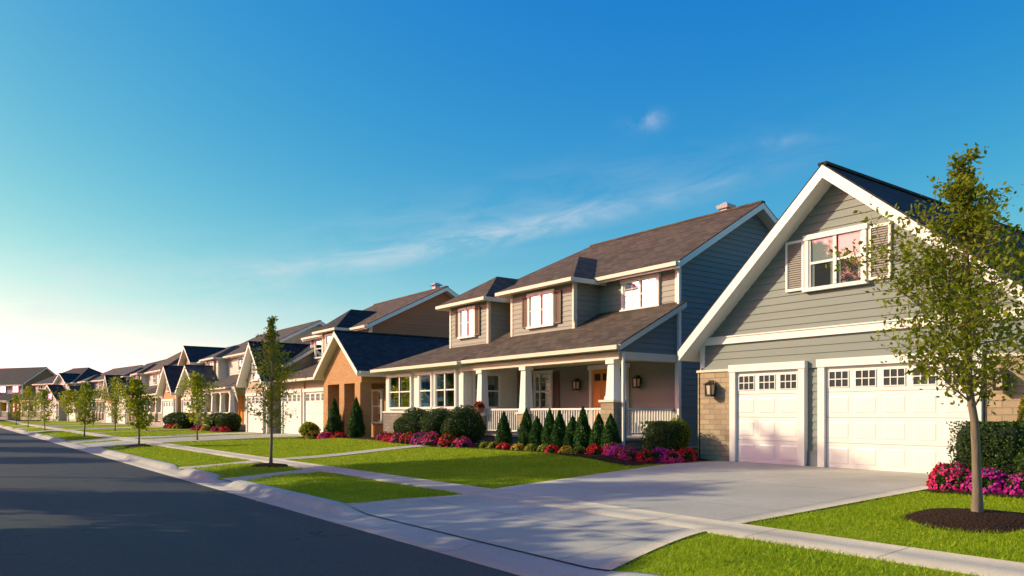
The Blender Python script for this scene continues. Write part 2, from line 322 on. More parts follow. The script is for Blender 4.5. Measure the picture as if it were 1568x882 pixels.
    def bay(s,y0,y1,xf,xb,z0,ze,zr,xrb,wall,rm,o=.38,tm='trim_cream'):
        yc=(y0+y1)/2; xe=xf-o; r=(yc-y0+o); xr=xe+r
        s.roof([(xe,y0-o,ze),(xe,y1+o,ze),(xr,yc,zr)][::1],rm,tm,.16)
        s.roof([(xrb,y0-o,ze),(xe,y0-o,ze),(xr,yc,zr),(xrb,yc,zr)],rm,tm,.16); s.roof([(xe,y1+o,ze),(xrb,y1+o,ze),(xrb,yc,zr),(xr,yc,zr)],rm,tm,.16)
        s.box('walls',xf,xb,y0,y1,z0,ze-.05,wall); s.lap('x',xf,[(y0,z0),(y1,z0),(y1,ze),(y0,ze)],wall); s.lap('y',y0,[(xf,z0),(xb,z0),(xb,ze),(xf,ze)],wall)
        for yy in (y0,y1):
            k=-1 if yy==y0 else 1
            s.box('corner_board',xf-.035,xf+.08,min(yy-k*.09,yy+k*.035),max(yy-k*.09,yy+k*.035),z0,ze-.1,tm)
        s.gutter_y(xe,y0-o,y1+o,ze)
    def shed(s,x0,x1,y0,y1,z0,z1,rm,tm='trim_cream',t=.16):
        s.roof([(x0,y0,z0),(x0,y1,z0),(x1,y1,z1),(x1,y0,z1)],rm,tm,t); s.gutter_y(x0,y0+.03,y1-.03,z0)
    def finish(s):
        allp=[p for fs in s.parts.values() for q,_ in fs for p in q]
        A=np.array(allp); c=((A[:,0].min()+A[:,0].max())/2,(A[:,1].min()+A[:,1].max())/2,0)
        e=empty(s.name,c)
        for part,fs in s.parts.items():
            V=[];F=[];mi=[];mn=[];UV=[]
            for pts,mt in fs:
                if mt not in mn: mn.append(mt)
                i0=len(V); V+= [(p[0]-c[0],p[1]-c[1],p[2]) for p in pts]; F.append(list(range(i0,i0+len(pts)))); mi.append(mn.index(mt))
                a=Vector(pts[0]); n=(Vector(pts[1])-a).cross(Vector(pts[2])-a)
                if n.length<1e-9: n=Vector((0,0,1))
                n.normalize()
                if abs(n.z)>.995: t_=Vector((1,0,0)); b_=Vector((0,1,0))
                else:
                    t_=Vector((0,0,1)).cross(n).normalized(); b_=n.cross(t_)
                UV+= [(Vector(p).dot(t_),Vector(p).dot(b_)) for p in pts]
            me=bpy.data.meshes.new(part); me.from_pydata(V,[],F)
            for k in mn: me.materials.append(MATS[k])
            me.polygons.foreach_set('material_index',mi); u=me.uv_layers.new(name='UVMap'); u.data.foreach_set('uv',np.array(UV,dtype=np.float32).ravel())
            me.update(); ob=link(bpy.data.objects.new(part,me)); ob.parent=e
        return e

# ------------------------------------------------------------------ terrain
DRIVES=[(5.5,10.7),(37.0,42.6),(43.6,47.2),(67.5,72.5),(84,88),(100,104),(-22,-17)]
WALKS=[(17.1,18.3),(21.4,22.4),(58,59)]
def sst(a,b,x):
    t=np.clip((x-a)/(b-a),0,1); return t*t*(3-2*t)
def dipD(Y):
    r=np.zeros_like(Y)
    for a,b in DRIVES: r=np.maximum(r,sst(a-.9,a+.2,Y)*(1-sst(b-.2,b+.9,Y)))
    for a,b in WALKS: r=np.maximum(r,sst(a-.4,a+.1,Y)*(1-sst(b-.1,b+.4,Y)))
    return r
PX=[0,4.9,5.04,7.15,7.75,13,15.5,30,900]; PZ=[-.06,-.06,.12,.19,.22,.37,.39,.42,.6]
def H(X,Y):
    X=np.asarray(X,dtype=float); Y=np.asarray(Y,dtype=float); ax=np.abs(X)
    z=np.interp(ax,PX,PZ)
    z=z-.09*dipD(Y)*np.clip((7.15-ax)/2.1,0,1)*(ax>5.0)*(X>0)
    z=z+.14*sst(8.5,12.8,X)*sst(12.2,14,Y)*(1-sst(30,31,Y))
    z=z+.06*sst(8.2,10,X)*(1-sst(4.2,5.6,Y))*sst(-40,-10,Y)
    z=z+.05*sst(5.3,6.1,ax)*(1-sst(6.3,7.1,ax))*(1-dipD(Y))*(X>0)
    return z
def grid(name,xs,ys,zf,mat):
    X,Y=np.meshgrid(xs,ys,indexing='ij'); Z=zf(X,Y); V=np.stack([X,Y,Z],-1).reshape(-1,3); ny=len(ys)
    i,j=np.meshgrid(np.arange(len(xs)-1),np.arange(ny-1),indexing='ij'); a=(i*ny+j).ravel()
    return fastmesh(name,V,np.stack([a,a+ny,a+ny+1,a+1],-1),[mat],smooth=True)
xs=sorted(set([-900,-300,-100,-50,-30,-15.5,-13,-7.75,-7.15,-5.04,-4.9,0,4.9,5.04]+list(np.arange(5.3,15.6,.35))+[7.15,7.75,20,30,50,100,300,900]))
ys=[-900,-300,-100,-60]+list(np.arange(-40,75,.5))+list(np.arange(75,160,2.5))+[180,220,300,500,900]
grid('ground',xs,ys,H,'lawn_base')
YE=112
def road_z(X,Y): return .04*(1-(np.abs(X)/4.5)**2)+.004
grid('road',np.linspace(-4.52,4.52,15),[-60]+list(range(-50,YE-1,10))+[YE],road_z,'asphalt')
def arc(name,r0,r1,z0,z1,mat,n=40):
    V=[];F=[]
    for i in range(n+1):
        th=math.radians(80)*i/n; q=float(sst(0,.2,th)); 
        for r in (r0,r1): V.append((-60+r*math.cos(th),YE+r*math.sin(th),z0+(z1-z0)*q))
    for i in range(n): F.append((i*2,i*2+1,i*2+3,i*2+2))
    fastmesh(name,V,F,[mat])
arc('road',55.5,64.5,.03,.5,'asphalt'); arc('kerb',64.5,65.1,.10,.6,'concrete_kerb'); arc('sidewalk',67.15,67.8,.22,.61,'concrete_walk')
def kerb(sgn):
    prof=[(4.5,-.05,0),(4.5,.006,0),(4.8,-.004,0),(4.86,.0,.03),(4.92,.0,.09),(4.99,.0,.125),(5.1,.0,.135),(5.16,.0,.135),(5.16,-.1,0)]
    Ys=np.concatenate([np.arange(-60,-40,4),np.arange(-40,75,.2),np.arange(75,YE+.1,1.)])
    k=1-.72*dipD(Ys) if sgn>0 else np.ones_like(Ys)
    V=np.array([[(sgn*x,y,b+h*kk+ (.006 if h else 0)) for x,b,h in prof] for y,kk in zip(Ys,k)]).reshape(-1,3); n=len(prof)
    i,j=np.meshgrid(np.arange(len(Ys)-1),np.arange(n-1),indexing='ij'); a=(i*n+j).ravel()
    return fastmesh('kerb',V,np.stack([a,a+n,a+n+1,a+1],-1),['concrete_kerb'],smooth=True)
kerb(1); kerb(-1)
def strip(name,x0,x1,yL,yR,off,mat,ny=14,dx=.175,xl=None):
    X_=np.arange(x0,x1+.001,dx) if xl is None else np.array(xl); T_=np.linspace(0,1,ny)
    V=[];
    for x in X_:
        a,b=yR(x),yL(x)
        for t in T_: y=a+(b-a)*t; V.append((x,y,0))
    V=np.array(V); V[:,2]=H(V[:,0],V[:,1])+off; n=ny
    i,j=np.meshgrid(np.arange(len(X_)-1),np.arange(n-1),indexing='ij'); a=(i*n+j).ravel(); F=np.stack([a,a+n,a+n+1,a+1],-1)
    nv=len(V); m=len(X_); sk=[]; S=[]
    for col in (0,n-1):
        base=nv+len(S)
        for i in range(m):
            p=V[i*n+col]; S.append((p[0],p[1],p[2]-.08))
        for i in range(m-1): sk.append((i*n+col,(i+1)*n+col,base+i+1,base+i))
    V=np.vstack([V,np.array(S)]); F=np.vstack([F,np.array(sk)])
    return fastmesh(name,V,F,[mat])
def dr(name,a,b,xend,flare=.5,mat='concrete_drive'):
    fl=lambda x: flare*max(0,(7.0-x)/1.9)**1.5
    return strip(name,5.13,xend,lambda x:b+fl(x)+ (1.2*min(1,max(0,(x-7.)/7)) if name=='driveway' and a<6 else 0),lambda x:a-fl(x)+(.0),.022,mat,ny=int((b-a)/.25)+4)
dr('driveway',5.8,10.95,15.52)
for a,b in DRIVES[1:6]: dr('driveway',a+.3,b-.3,15.6)
dr('garden_path',17.2,18.1,7.2,.2,'concrete_walk'); dr('garden_path',21.5,22.3,14.6,.2,'concrete_walk'); dr('garden_path',58,59,15,.2,'concrete_walk')
Ysw=np.concatenate([np.arange(-60,YE,.25)])
V=[];
for y in Ysw:
    for x in (7.15,7.45,7.77): V.append((x,y,0))
V=np.array(V); V[:,2]=H(V[:,0],V[:,1])+.028
F=[]
for i in range(len(Ysw)-1):
    for j in (0,1): a=i*3+j; F.append((a,a+1,a+4,a+3))
nv=len(V); S=[]
for j in (0,2):
    b0=nv+len(S)
    for i in range(len(Ysw)): p=V[i*3+j]; S.append((p[0],p[1],p[2]-.08))
    for i in range(len(Ysw)-1): F.append((i*3+j,(i+1)*3+j,b0+i+1,b0+i))
fastmesh('sidewalk',np.vstack([V,np.array(S)]),F,['concrete_walk'])
fastmesh('sidewalk',[(-7.15,-60,.2),(-7.15,YE,.2),(-7.9,YE,.23),(-7.9,-60,.23)],[(0,1,2,3)],['concrete_walk'])

# beds
def bedX(Y): return 12.75+.22*np.sin(Y*.75+1.0)+.9*sst(24,30,Y)-.0*Y
def inbed(X,Y):
    b=(Y>12.3)&(Y<30.3)&(X>bedX(Y))
    b|=(Y<5.75)&(Y>-3)&(X>12.1+.2*np.sin(Y*1.3))
    b|=(Y>30.3)&(Y<36.5)&(X>13.6)
    b|=(Y>48)&(Y<57)&(X>13.9); b|=(Y>60)&(Y<66)&(X>13.9)
    return b
def bed(name,y0,y1,xf,x1,off=.02):
    yy=np.arange(y0,y1+.01,.25); V=[];n=8
    for y in yy:
        for t in np.linspace(0,1,n): x=xf(y)+(x1-xf(y))*t; V.append((x,y,0))
    V=np.array(V); V[:,2]=H(V[:,0],V[:,1])+off
    i,j=np.meshgrid(np.arange(len(yy)-1),np.arange(n-1),indexing='ij'); a=(i*n+j).ravel()
    fastmesh(name,V,np.stack([a,a+1,a+n+1,a+n],-1),['mulch'])
bed('flower_bed',12.3,30.3,bedX,17.8); bed('flower_bed',-3,5.75,lambda y:12.1+.2*math.sin(y*1.3),15.45); bed('flower_bed',30.3,36.5,lambda y:13.6,15.4)
bed('flower_bed',48,57,lambda y:13.9,16); bed('flower_bed',60,66,lambda y:13.9,16)
TREES=[(9.76,3.97),(6.75,19.6),(6.3,34.2),(9.6,38.2),(6.3,49.5),(9.5,60),(6.3,72),(6.3,88),(6.3,104)]
def disc(name,x,y,r):
    V=[];F=[];n=28
    for ri,rr in enumerate((0.01,r*.5,r*.8,r)):
        for k in range(n):
            a=k*2*math.pi/n; q=rr*(1+.07*math.sin(3*a+x)+.05*math.sin(7*a)); V.append((x+q*math.cos(a),y+q*math.sin(a),float(H(x+q*math.cos(a),y+q*math.sin(a)))+[.10,.08,.05,.0][ri]))
    for r_ in range(3):
        for k in range(n): F.append((r_*n+k,(r_+1)*n+k,(r_+1)*n+(k+1)%n,r_*n+(k+1)%n))
    fastmesh(name,V,F,['mulch'],smooth=True)
for i,(x,y) in enumerate(TREES[:3]): disc('mulch_ring',x,y,.75 if i==0 else .5)

# ------------------------------------------------------------------ grass blades
def isgrass(X,Y):
    g=(X>5.17)&~((X>7.14)&(X<7.78))&(X<15.3)
    fl=.5*np.clip((7.0-X)/1.9,0,None)**1.5
    for k,(a,b) in enumerate(DRIVES):
        aa,bb=(5.8,10.95) if k==0 else (a+.3,b-.3); ex=1.2*np.clip((X-7)/7,0,1) if k==0 else 0
        g&=~((Y>aa-fl)&(Y<bb+fl+ex))
    g&=~((Y>17.15)&(Y<18.15)&(X<7.2)); g&=~((Y>21.45)&(Y<22.35)); g&=~((Y>58)&(Y<59))
    g&=~inbed(X,Y)
    for i,(x,y) in enumerate(TREES[:3]): g&=((X-x)**2+(Y-y)**2>(.72 if i==0 else .47)**2)
    return g
def blades(x0,x1,y0,y1,dens,h,w):
    n=int((x1-x0)*(y1-y0)*dens); X=rng.uniform(x0,x1,n); Y=rng.uniform(y0,y1,n); k=isgrass(X,Y); X=X[k];Y=Y[k]; n=len(X)
    Z=H(X,Y)-.004; a=rng.uniform(0,2*np.pi,n); hh=h*rng.uniform(.55,1.25,n)*(.85+.3*np.sin(X*2.1)*np.sin(Y*1.7)); ww=w*rng.uniform(.6,1.3,n)
    la=rng.uniform(0,2*np.pi,n); ll=hh*rng.uniform(.2,1.1,n)
    dx=np.cos(a)*ww;dy=np.sin(a)*ww
    V=np.empty((n,3,3)); V[:,0]=np.stack([X-dx,Y-dy,Z],-1); V[:,1]=np.stack([X+dx,Y+dy,Z],-1); V[:,2]=np.stack([X+np.cos(la)*ll,Y+np.sin(la)*ll,Z+hh],-1)
    return V.reshape(-1,3)
Vs=[blades(5.1,15.3,-1,6.2,1700,.05,.006),blades(5.1,15.3,9.8,18,1100,.045,.008),blades(5.1,15.3,18,31,420,.045,.013),blades(5.1,15.3,31,75,130,.045,.022),blades(5.1,13,-5,-1,400,.06,.01)]
V=np.vstack(Vs); fastmesh('lawn_grass',V,np.arange(len(V)).reshape(-1,3),['grass_blade'])

# ------------------------------------------------------------------ vegetation
def leaves(C,size,nrm=None,align=.5,aspect=.55,rg=rng):
    n=len(C); R=rg.normal(size=(n,3)); R/=np.linalg.norm(R,axis=1,keepdims=True)
    if nrm is not None: R=R*(1-align)+nrm*align; R/=np.linalg.norm(R,axis=1,keepdims=True)
    U=np.cross(R,rg.normal(size=(n,3))); U/=np.linalg.norm(U,axis=1,keepdims=True); W=np.cross(R,U)
    s=(size*rg.uniform(.6,1.3,n))[:,None]
    V=np.empty((n,4,3)); V[:,0]=C-U*s; V[:,1]=C-W*s*aspect+R*s*.12; V[:,2]=C+U*s; V[:,3]=C+W*s*aspect+R*s*.12
    return V.reshape(-1,3)
def quads(n,off=0): return np.arange(n).reshape(-1,4)+off
def tube(pts,rad,k=6):
    V=[];F=[];n=len(pts)
    for i,(p,r) in enumerate(zip(pts,rad)):
        d=(pts[min(i+1,n-1)]-pts[max(i-1,0)]); d=d/ (np.linalg.norm(d)+1e-9); u=np.cross(d,[.3,.9,.1]); u/=np.linalg.norm(u)+1e-9; w=np.cross(d,u)
        for j in range(k): a=2*math.pi*j/k; V.append(p+(u*math.cos(a)+w*math.sin(a))*r)
    for i in range(n-1):
        for j in range(k): F.append((i*k+j,i*k+(j+1)%k,(i+1)*k+(j+1)%k,(i+1)*k+j))
    return np.array(V),np.array(F)
def tree(name,x,y,h,R,cb,nl,ls,mat,seed,lean=(0,0),tr=.045,nb=26,dens_top=1.,peak=.35,spread=.13,tp=.75,upk=.5):
    rg=np.random.default_rng(seed); z0=float(H(x,y))-.03
    tz=np.linspace(0,1,12); wob=np.cumsum(rg.normal(0,.012*h/4,(12,2)),0)
    T_=np.stack([x+lean[0]*tz+wob[:,0],y+lean[1]*tz+wob[:,1],z0+h*tz*.97],-1)
    rad=tr*(1-tz)**.8+.006; rad[0]*=1.35
    VV=[];FF=[];off=0
    def add(p,r,k=6):
        nonlocal off
        v,f=tube(p,r,k); VV.append(v); FF.append(f+off); off+=len(v)
    add(T_,rad,8)
    C=[]
    for b in range(nb):
        f=cb/h+(1-cb/h)*((b+.3)/nb)**1.0*.97; t=(f-cb/h)/(1-cb/h)
        base=np.array([np.interp(f,tz,T_[:,i]) for i in range(3)])
        prof=(t/peak)**.6 if t<peak else ((1-t)/(1-peak))**tp
        L=R*max(.10,prof)*rg.uniform(.65,1.15)
        if t<.06: L=R*.6
        az=b*2.4+rg.uniform(-.5,.5); up=rg.uniform(.3,.65)+t*upk
        d=np.array([math.cos(az),math.sin(az),up]); d/=np.linalg.norm(d); m=6; pts=[base]
        for q in range(m): d=d+np.array([*rg.normal(0,.12,2),rg.normal(.03,.08)]); d/=np.linalg.norm(d); pts.append(pts[-1]+d*L*1.15/m)
        pts=np.array(pts); add(pts,np.linspace(max(.3*np.interp(f,tz,rad),.006),.003,m+1),5)
        sc=min(1,L/R*1.6+.15)
        for q in range(1,m+1):
            for _ in range(3 if q<m else 4):
                dd=rg.normal(size=3); dd[2]=abs(dd[2])*.5+.1; dd/=np.linalg.norm(dd); l=R*rg.uniform(.12,.34)*sc; e=pts[q]+dd*l
                add(np.array([pts[q],e]),np.array([.004,.002]),3); C.append((pts[q]+dd*l*.5,L)); C.append((e,L)); C.append((e,L))
    LL=np.array([c[1] for c in C]); C=np.array([c[0] for c in C]); wgt=rg.uniform(.1,1,len(C))**2.2*(LL+.25*R); wgt/=wgt.sum()
    idx=rg.choice(len(C),nl,p=wgt); P_=C[idx]+rg.normal(0,1,(nl,3))*(spread*np.minimum(R,LL[idx]+.3*R))[:,None]*np.array([1,1,.8])
    P_=P_[P_[:,2]>z0+cb*.8]
    LV=leaves(P_,ls,rg=rg); e=empty(name,(x,y,z0))
    a=fastmesh('trunk_and_limbs',np.vstack(VV),np.vstack(FF),['bark'],smooth=True); c=fastmesh('crown_leaves',LV,quads(len(LV)),[mat]); adopt(e,[a,c]); return e
tree('maple_tree',9.76,3.97,4.5,1.38,1.35,9000,.036,'leaf_tree',3,lean=(-.05,.1),tr=.05,nb=40,peak=.24,spread=.08,tp=1.4,upk=.3)
tree('young_tree',6.75,19.6,4.1,.85,1.0,3600,.036,'leaf_light',5,lean=(.05,.05),tr=.035,nb=24,peak=.3,tp=1.,spread=.1)
for i,(x,y) in enumerate(TREES[2:]):
    tree('young_tree',x,y,[2.9,3.3,3.2,3.9,3.4,4.2,3.6][i],[.8,1.,.9,1.2,1.,1.2,1.1][i],.7,1700,.07,'leaf_light',20+i,lean=(.1*math.sin(i*3),.1*math.cos(i*5)),tr=.035,nb=18,peak=.3+.1*(i%2),spread=.15)
for i,(x,y) in enumerate([(3,130),(-6,146),(12,122)]): tree('young_tree',x+1.5,y,4.5,1.5,.9,1500,.12,'leaf_light',80+i,tr=.05,nb=18,spread=.17)
def sph(n,rg=rng):
    v=rg.normal(size=(n,3)); return v/np.linalg.norm(v,axis=1,keepdims=True)
def lumpy(v,seed):
    return 1+.05*np.sin(v[:,0]*5+seed)+.05*np.sin(v[:,1]*6+seed*2)+.05*np.sin(v[:,2]*5+seed*3)
def bush(name,x,y,rx,ry,rz,mat,nl,ls,seed=0,box=False,cone=False,zc=None):
    z0=float(H(x,y)); e=empty(name,(x,y,z0))
    def surf(v,k):
        if box:
            q=v/np.max(np.abs(v),axis=1,keepdims=True); q=q*.93+v*.07; q=q*(1+.025*np.sin(v[:,[0]]*9+seed)+.02*np.sin(v[:,[2]]*11)); return q*np.array([rx,ry,rz])*k+np.array([x,y,z0+rz])
        if cone:
            t=(v[:,2]+1)/2; r=(np.sin(np.clip(t,0,1)**.75*np.pi)*.35+ (1-t)**.8*.75)*np.clip(t*8,.3,1); a=np.arctan2(v[:,1],v[:,0]); r=r*(1+.12*np.sin(a*5+t*14+seed))
            return np.stack([x+np.cos(a)*r*rx*k,y+np.sin(a)*r*ry*k,z0+t*2*rz],-1)
        return v*lumpy(v,seed)[:,None]*np.array([rx,ry,rz])*k+np.array([x,y,z0+rz*.92])
    nu,nv=20,12; vv=[]
    for i in range(nv+1):
        th=math.pi*i/nv
        for j in range(nu): ph=2*math.pi*j/nu; vv.append((math.sin(th)*math.cos(ph),math.sin(th)*math.sin(ph),math.cos(th)))
    vv=np.array(vv)+1e-6; CV=surf(vv,.86); F=[]
    for i in range(nv):
        for j in range(nu): F.append((i*nu+j,(i+1)*nu+j,(i+1)*nu+(j+1)%nu,i*nu+(j+1)%nu))
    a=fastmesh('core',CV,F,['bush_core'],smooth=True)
    v=sph(nl); 
    if cone: v[:,2]=2*rng.uniform(0,1,nl)**1.25-1
    C=surf(v,1.0)*1.0; C2=surf(v,.86); t=rng.uniform(0,1.1,nl)[:,None]**.7; P_=C2+(C-C2)*t
    P_=P_[P_[:,2]>z0]
    LV=leaves(P_,ls,None); c=fastmesh('leaves',LV,quads(len(LV)),[mat]); adopt(e,[a,c]); return e
bush('boxwood_bush',13.75,21.2,.78,.74,.66,'leaf_box',5600,.03,1); bush('boxwood_bush',13.85,22.9,.72,.72,.66,'leaf_box',5000,.03,2); bush('boxwood_bush',13.9,24.5,.76,.72,.64,'leaf_box',4700,.032,3)
bush('boxwood_bush',14.2,25.9,.55,.55,.5,'leaf_box',2500,.035,4)
for i,yy in enumerate([19.35,18.2,17.65,17.1,16.6,16.1,15.6,15.05,14.5]):
    bush('arborvitae_shrub',14.05+.05*math.sin(i*3),yy,.27+.02*math.sin(i*4),.27,.56+.07*math.sin(i*2.3),'leaf_con',3200,.026,i,cone=True)
bush('box_hedge',14.55,13.15,.42,.45,.46,'leaf_box',4800,.026,5,box=True)
bush('box_hedge',13.75,5.25,.5,.55,.53,'leaf_box',8000,.024,6,box=True)
bush('arborvitae_shrub',14.8,5.0,.42,.42,1.0,'leaf_yellow',6500,.03,7,cone=True)
bush('boxwood_bush',13.0,4.3,.4,.4,.33,'leaf_box',2500,.026,8)
bush('boxwood_bush',12.6,3.6,.5,.5,.35,'leaf_yellow',2500,.03,8)
bush('arborvitae_shrub',14.6,31.3,.4,.4,.95,'leaf_con',2600,.04,7,cone=True); bush('arborvitae_shrub',14.4,33.2,.4,.4,.95,'leaf_con',2600,.04,9,cone=True)
bush('boxwood_bush',14.3,36.0,.5,.5,.4,'leaf_light',1200,.05,9)
for yy in (50,52.5,61,63.5,65): bush('boxwood_bush',14.5,yy,.8,.9,.65,'leaf_box',1800,.06,yy)
def flowers(name,x,y,r,h,pm,n=900,seed=0,ps=.024,gf=.5,z=None):
    z0=float(H(x,y)) if z is None else z; e=empty(name,(x,y,z0)); v=sph(n); v[:,2]=np.abs(v[:,2])
    P_=np.stack([x+v[:,0]*r*lumpy(v,seed),y+v[:,1]*r*lumpy(v,seed),z0+v[:,2]*h*rng.uniform(.75,1.08,n)],-1)
    k=rng.uniform(0,1,n)<gf; cl=(np.sin(P_[:,0]*23+seed)+np.sin(P_[:,1]*21+seed)+np.sin(P_[:,2]*25))>.9; k|=cl
    nr=v
    g=leaves(P_[k]-v[k]*.02,.03); p=leaves(P_[~k],ps,nr[~k],.6,.85)
    w=leaves(P_[~k]+rng.normal(0,.012,(int((~k).sum()),3)),ps,nr[~k],.6,.85); p=np.vstack([p,w])
    V=np.vstack([g,p]); mi=[0]*(len(g)//4)+[1]*(len(p)//4)
    a=fastmesh('blooms_and_leaves',V,quads(len(V)),['leaf_box',pm],mi)
    nu,nv=12,5; vv=[];F=[]
    for i in range(nv+1):
        th=math.pi/2*i/nv
        for j in range(nu): ph=2*math.pi*j/nu; vv.append((x+math.sin(th)*math.cos(ph)*r*.82,y+math.sin(th)*math.sin(ph)*r*.82,z0+math.cos(th)*h*.72))
    for i in range(nv):
        for j in range(nu): F.append((i*nu+j,(i+1)*nu+j,(i+1)*nu+(j+1)%nu,i*nu+(j+1)%nu))
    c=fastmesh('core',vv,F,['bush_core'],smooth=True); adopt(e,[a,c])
fl=[(13.0,20.1,.33,.34,'petal_pink'),(12.95,20.9,.36,.4,'petal_red'),(12.9,21.8,.4,.45,'petal_pink'),(13.0,22.7,.4,.42,'petal_magenta'),(13.05,23.6,.4,.4,'petal_red'),(13.2,24.6,.4,.36,'petal_pink'),(13.4,25.6,.35,.35,'petal_red'),
(13.6,26.6,.35,.35,'petal_pink'),(13.5,13.7,.3,.3,'petal_magenta'),(13.7,14.1,.3,.3,'petal_pink'),(13.35,13.3,.3,.32,'petal_pink'),(13.6,12.9,.28,.27,'petal_red'),(14.0,12.75,.3,.33,'petal_magenta'),(14.05,12.45,.27,.3,'petal_pink'),(14.6,12.5,.3,.36,'petal_red'),(13.45,14.5,.25,.26,'petal_red'),
(12.8,5.5,.34,.42,'petal_pink'),(12.75,4.95,.33,.36,'petal_magenta'),(12.6,4.4,.3,.3,'petal_magenta'),(12.4,3.7,.3,.25,'petal_violet'),(13.1,5.75,.26,.4,'petal_red'),(12.3,3.1,.3,.25,'petal_violet')]
for i,(x,y,r,h,m_) in enumerate(fl): flowers('flowering_shrub',x,y,r,h,m_,1100,i)
flowers('potted_flowers',15.1,22.3,.2,.22,'petal_red',500,3,z=1.78)
yb=[14.9,15.3,15.9,16.4,17.0,17.5,18.1,18.7,19.3]
for i,yy in enumerate(yb): flowers('flowering_shrub',13.25+.1*math.sin(i*5),yy,.22,.2,['leaf_yellow','petal_yellow','petal_red','leaf_yellow'][i%4],500,i,gf=.35)
for i,yy in enumerate([31.5,33,34.5,49,50.5,53,54.5,55.5,61,62.5,64]): flowers('flowering_shrub',13.9,yy,.4,.36,['petal_red','petal_pink','petal_yellow'][i%3],450,i,ps=.05)
bush('boxwood_bush',15.6,13.6,.35,.3,.5,'leaf_light',1200,.035,4)

# ------------------------------------------------------------------ houses
b=B('gray_garage_house')
b.gwing(4.95,12.7,15.5,29,.38,3.2,6.9,9.08,'siding_sage','roof_dark',o=.35,t=.27,of=.5)
b.lap('x',15.47,[(4.95,2.6),(12.7,2.6),(12.7,2.77),(4.95,2.77)],'siding_sage')
b.wb('band_board','x',15.5,4.9,12.75,.03,.075,3.3,3.46,'trim_white'); b.wb('band_board','x',15.5,4.9,12.75,.03,.1,3.461,3.49,'trim_white')
b.window('x',15.5,8.42,9.66,4.4,5.45,2,sh=('shutter_gray',.46,1),lites=0,curt=.5)
b.gdoor(15.48,9.88,11.58,.40,2.59,3); b.gdoor(15.48,6.26,9.24,.40,2.60,5)
b.box('stone_veneer',15.42,15.5,11.77,12.74,.3,2.62,'stone_tan'); b.box('stone_veneer',15.42,16.2,12.705,12.78,.3,2.62,'stone_tan'); b.box('stone_veneer',15.42,15.5,4.9,6.07,.3,2.62,'stone_tan')
b.box('stone_cap',15.39,15.49,11.77,12.8,2.62,2.68,'trim_cream'); b.box('stone_cap',15.39,15.49,4.9,6.07,2.62,2.68,'trim_cream')
b.sconce('x',15.42,12.25,2.22); b.sconce('x',15.42,5.75,2.22); 
b.box('base_trim',15.44,15.5,9.41,9.70,.39,.75,'siding_shade_blue')
b.finish()
b=B('two_story_house')
W='siding_taupe'
b.main(15.5,26.9,17.8,25.2,.42,6.1,21.5,8.5,W,'siding_shade_blue','roof_brown',hip1=True)  # gable side darker and bluer than the front, shade put into its colour
b.bay(19.0,22.5,16.7,17.9,4.0,6.02,7.25,19.4,W,'roof_brown'); b.bay(24.0,26.75,16.7,17.9,4.0,6.0,7.15,19.4,W,'roof_brown')
b.window('x',16.7,20.08,21.34,4.68,5.72,2,sh='shutter_brown',lites=0,curt=.5); b.window('x',16.7,24.9,25.9,4.68,5.7,2,sh=('shutter_brown',.25),curt=.5)
b.window('x',17.8,16.3,17.75,4.98,5.82,2,lites=1,curt=.4)
b.shed(15.0,17.78,15.15,23.35,3.5,4.93,'roof_brown'); 
b.roof([(14.86,23.15,3.47),(14.86,30.2,3.47),(17.85,27.3,4.72),(17.85,23.15,4.72)],'roof_brown','trim_cream',.16); b.roof([(14.86,30.2,3.47),(20.9,30.2,3.47),(17.85,27.3,4.72)],'roof_brown','trim_cream',.16); b.gutter_y(14.86,23.2,30.2,3.47)
b.roof([(20.9,30.2,3.47),(20.9,26.9,3.47),(17.85,26.9,4.72),(17.85,27.3,4.72)],'roof_brown','trim_cream',.16)
b.prism('walls',[(15.25,15.5,3.3),(17.75,15.5,3.3),(17.75,15.5,4.72),(15.25,15.5,3.48)],[(15.25,15.6,3.3),(17.75,15.6,3.3),(17.75,15.6,4.72),(15.25,15.6,3.48)],'siding_shade_blue'); b.lap('y',15.5,[(15.25,3.3),(17.75,3.3),(17.75,4.72),(15.25,3.48)],'siding_shade_blue')  # porch gable end takes the same shade-tinted siding
b.box('porch_beam',15.2,15.5,15.42,23.6,3.12,3.34,'trim_cream'); b.box('porch_beam',15.5,17.75,15.42,15.66,3.12,3.34,'trim_cream'); b.box('porch_ceiling',15.5,17.78,15.66,23.6,3.25,3.3,'trim_cream')
b.box('porch_floor',15.1,17.78,15.5,23.6,.3,.80,'stone_gray'); b.box('porch_floor',15.03,17.78,15.43,23.6,.80,.86,'porch_floor')
for yy in (15.78,19.9,22.45): b.column(15.36,yy,.42,1.9 if yy<16 else 1.55,3.12,w=.52 if yy<16 else .42)
b.rail('y',15.36,16.05,19.68,.86); b.rail('y',15.36,20.13,22.2,.86); b.rail('x',15.68,15.65,17.75,.86)
b.taper('flower_pot',15.1,22.3,.2,.3,1.55,1.8,'terracotta'); b.box('flower_pot',14.98,15.34,22.2,22.4,1.5,1.549,'trim_white')
for k in range(3): b.box('steps',14.2+.3*k,15.03,22.7,23.55,.3+.0*k,.56+.11*k,'concrete_walk')
b.box('railing',14.2,15.2,22.66,22.7,1.2,1.26,'trim_white')
for q in range(8): b.box('railing',14.22+q*.13,14.25+q*.13,22.665,22.695,.5,1.2,'trim_white')
b.wb('front_door','x',17.77,18.32,19.22,.02,.06,.87,3.05,'wood_door')
for a,c in ((18.40,18.74),(18.80,19.14)):
    b.wb('front_door','x',17.77,a,c,.06,.075,1.0,1.6,'wood_door'); b.wb('front_door','x',17.77,a,c,.06,.075,1.68,2.5,'wood_door'); b.wb('front_door','x',17.77,a+.03,c-.03,.06,.068,2.68,2.92,'interior')
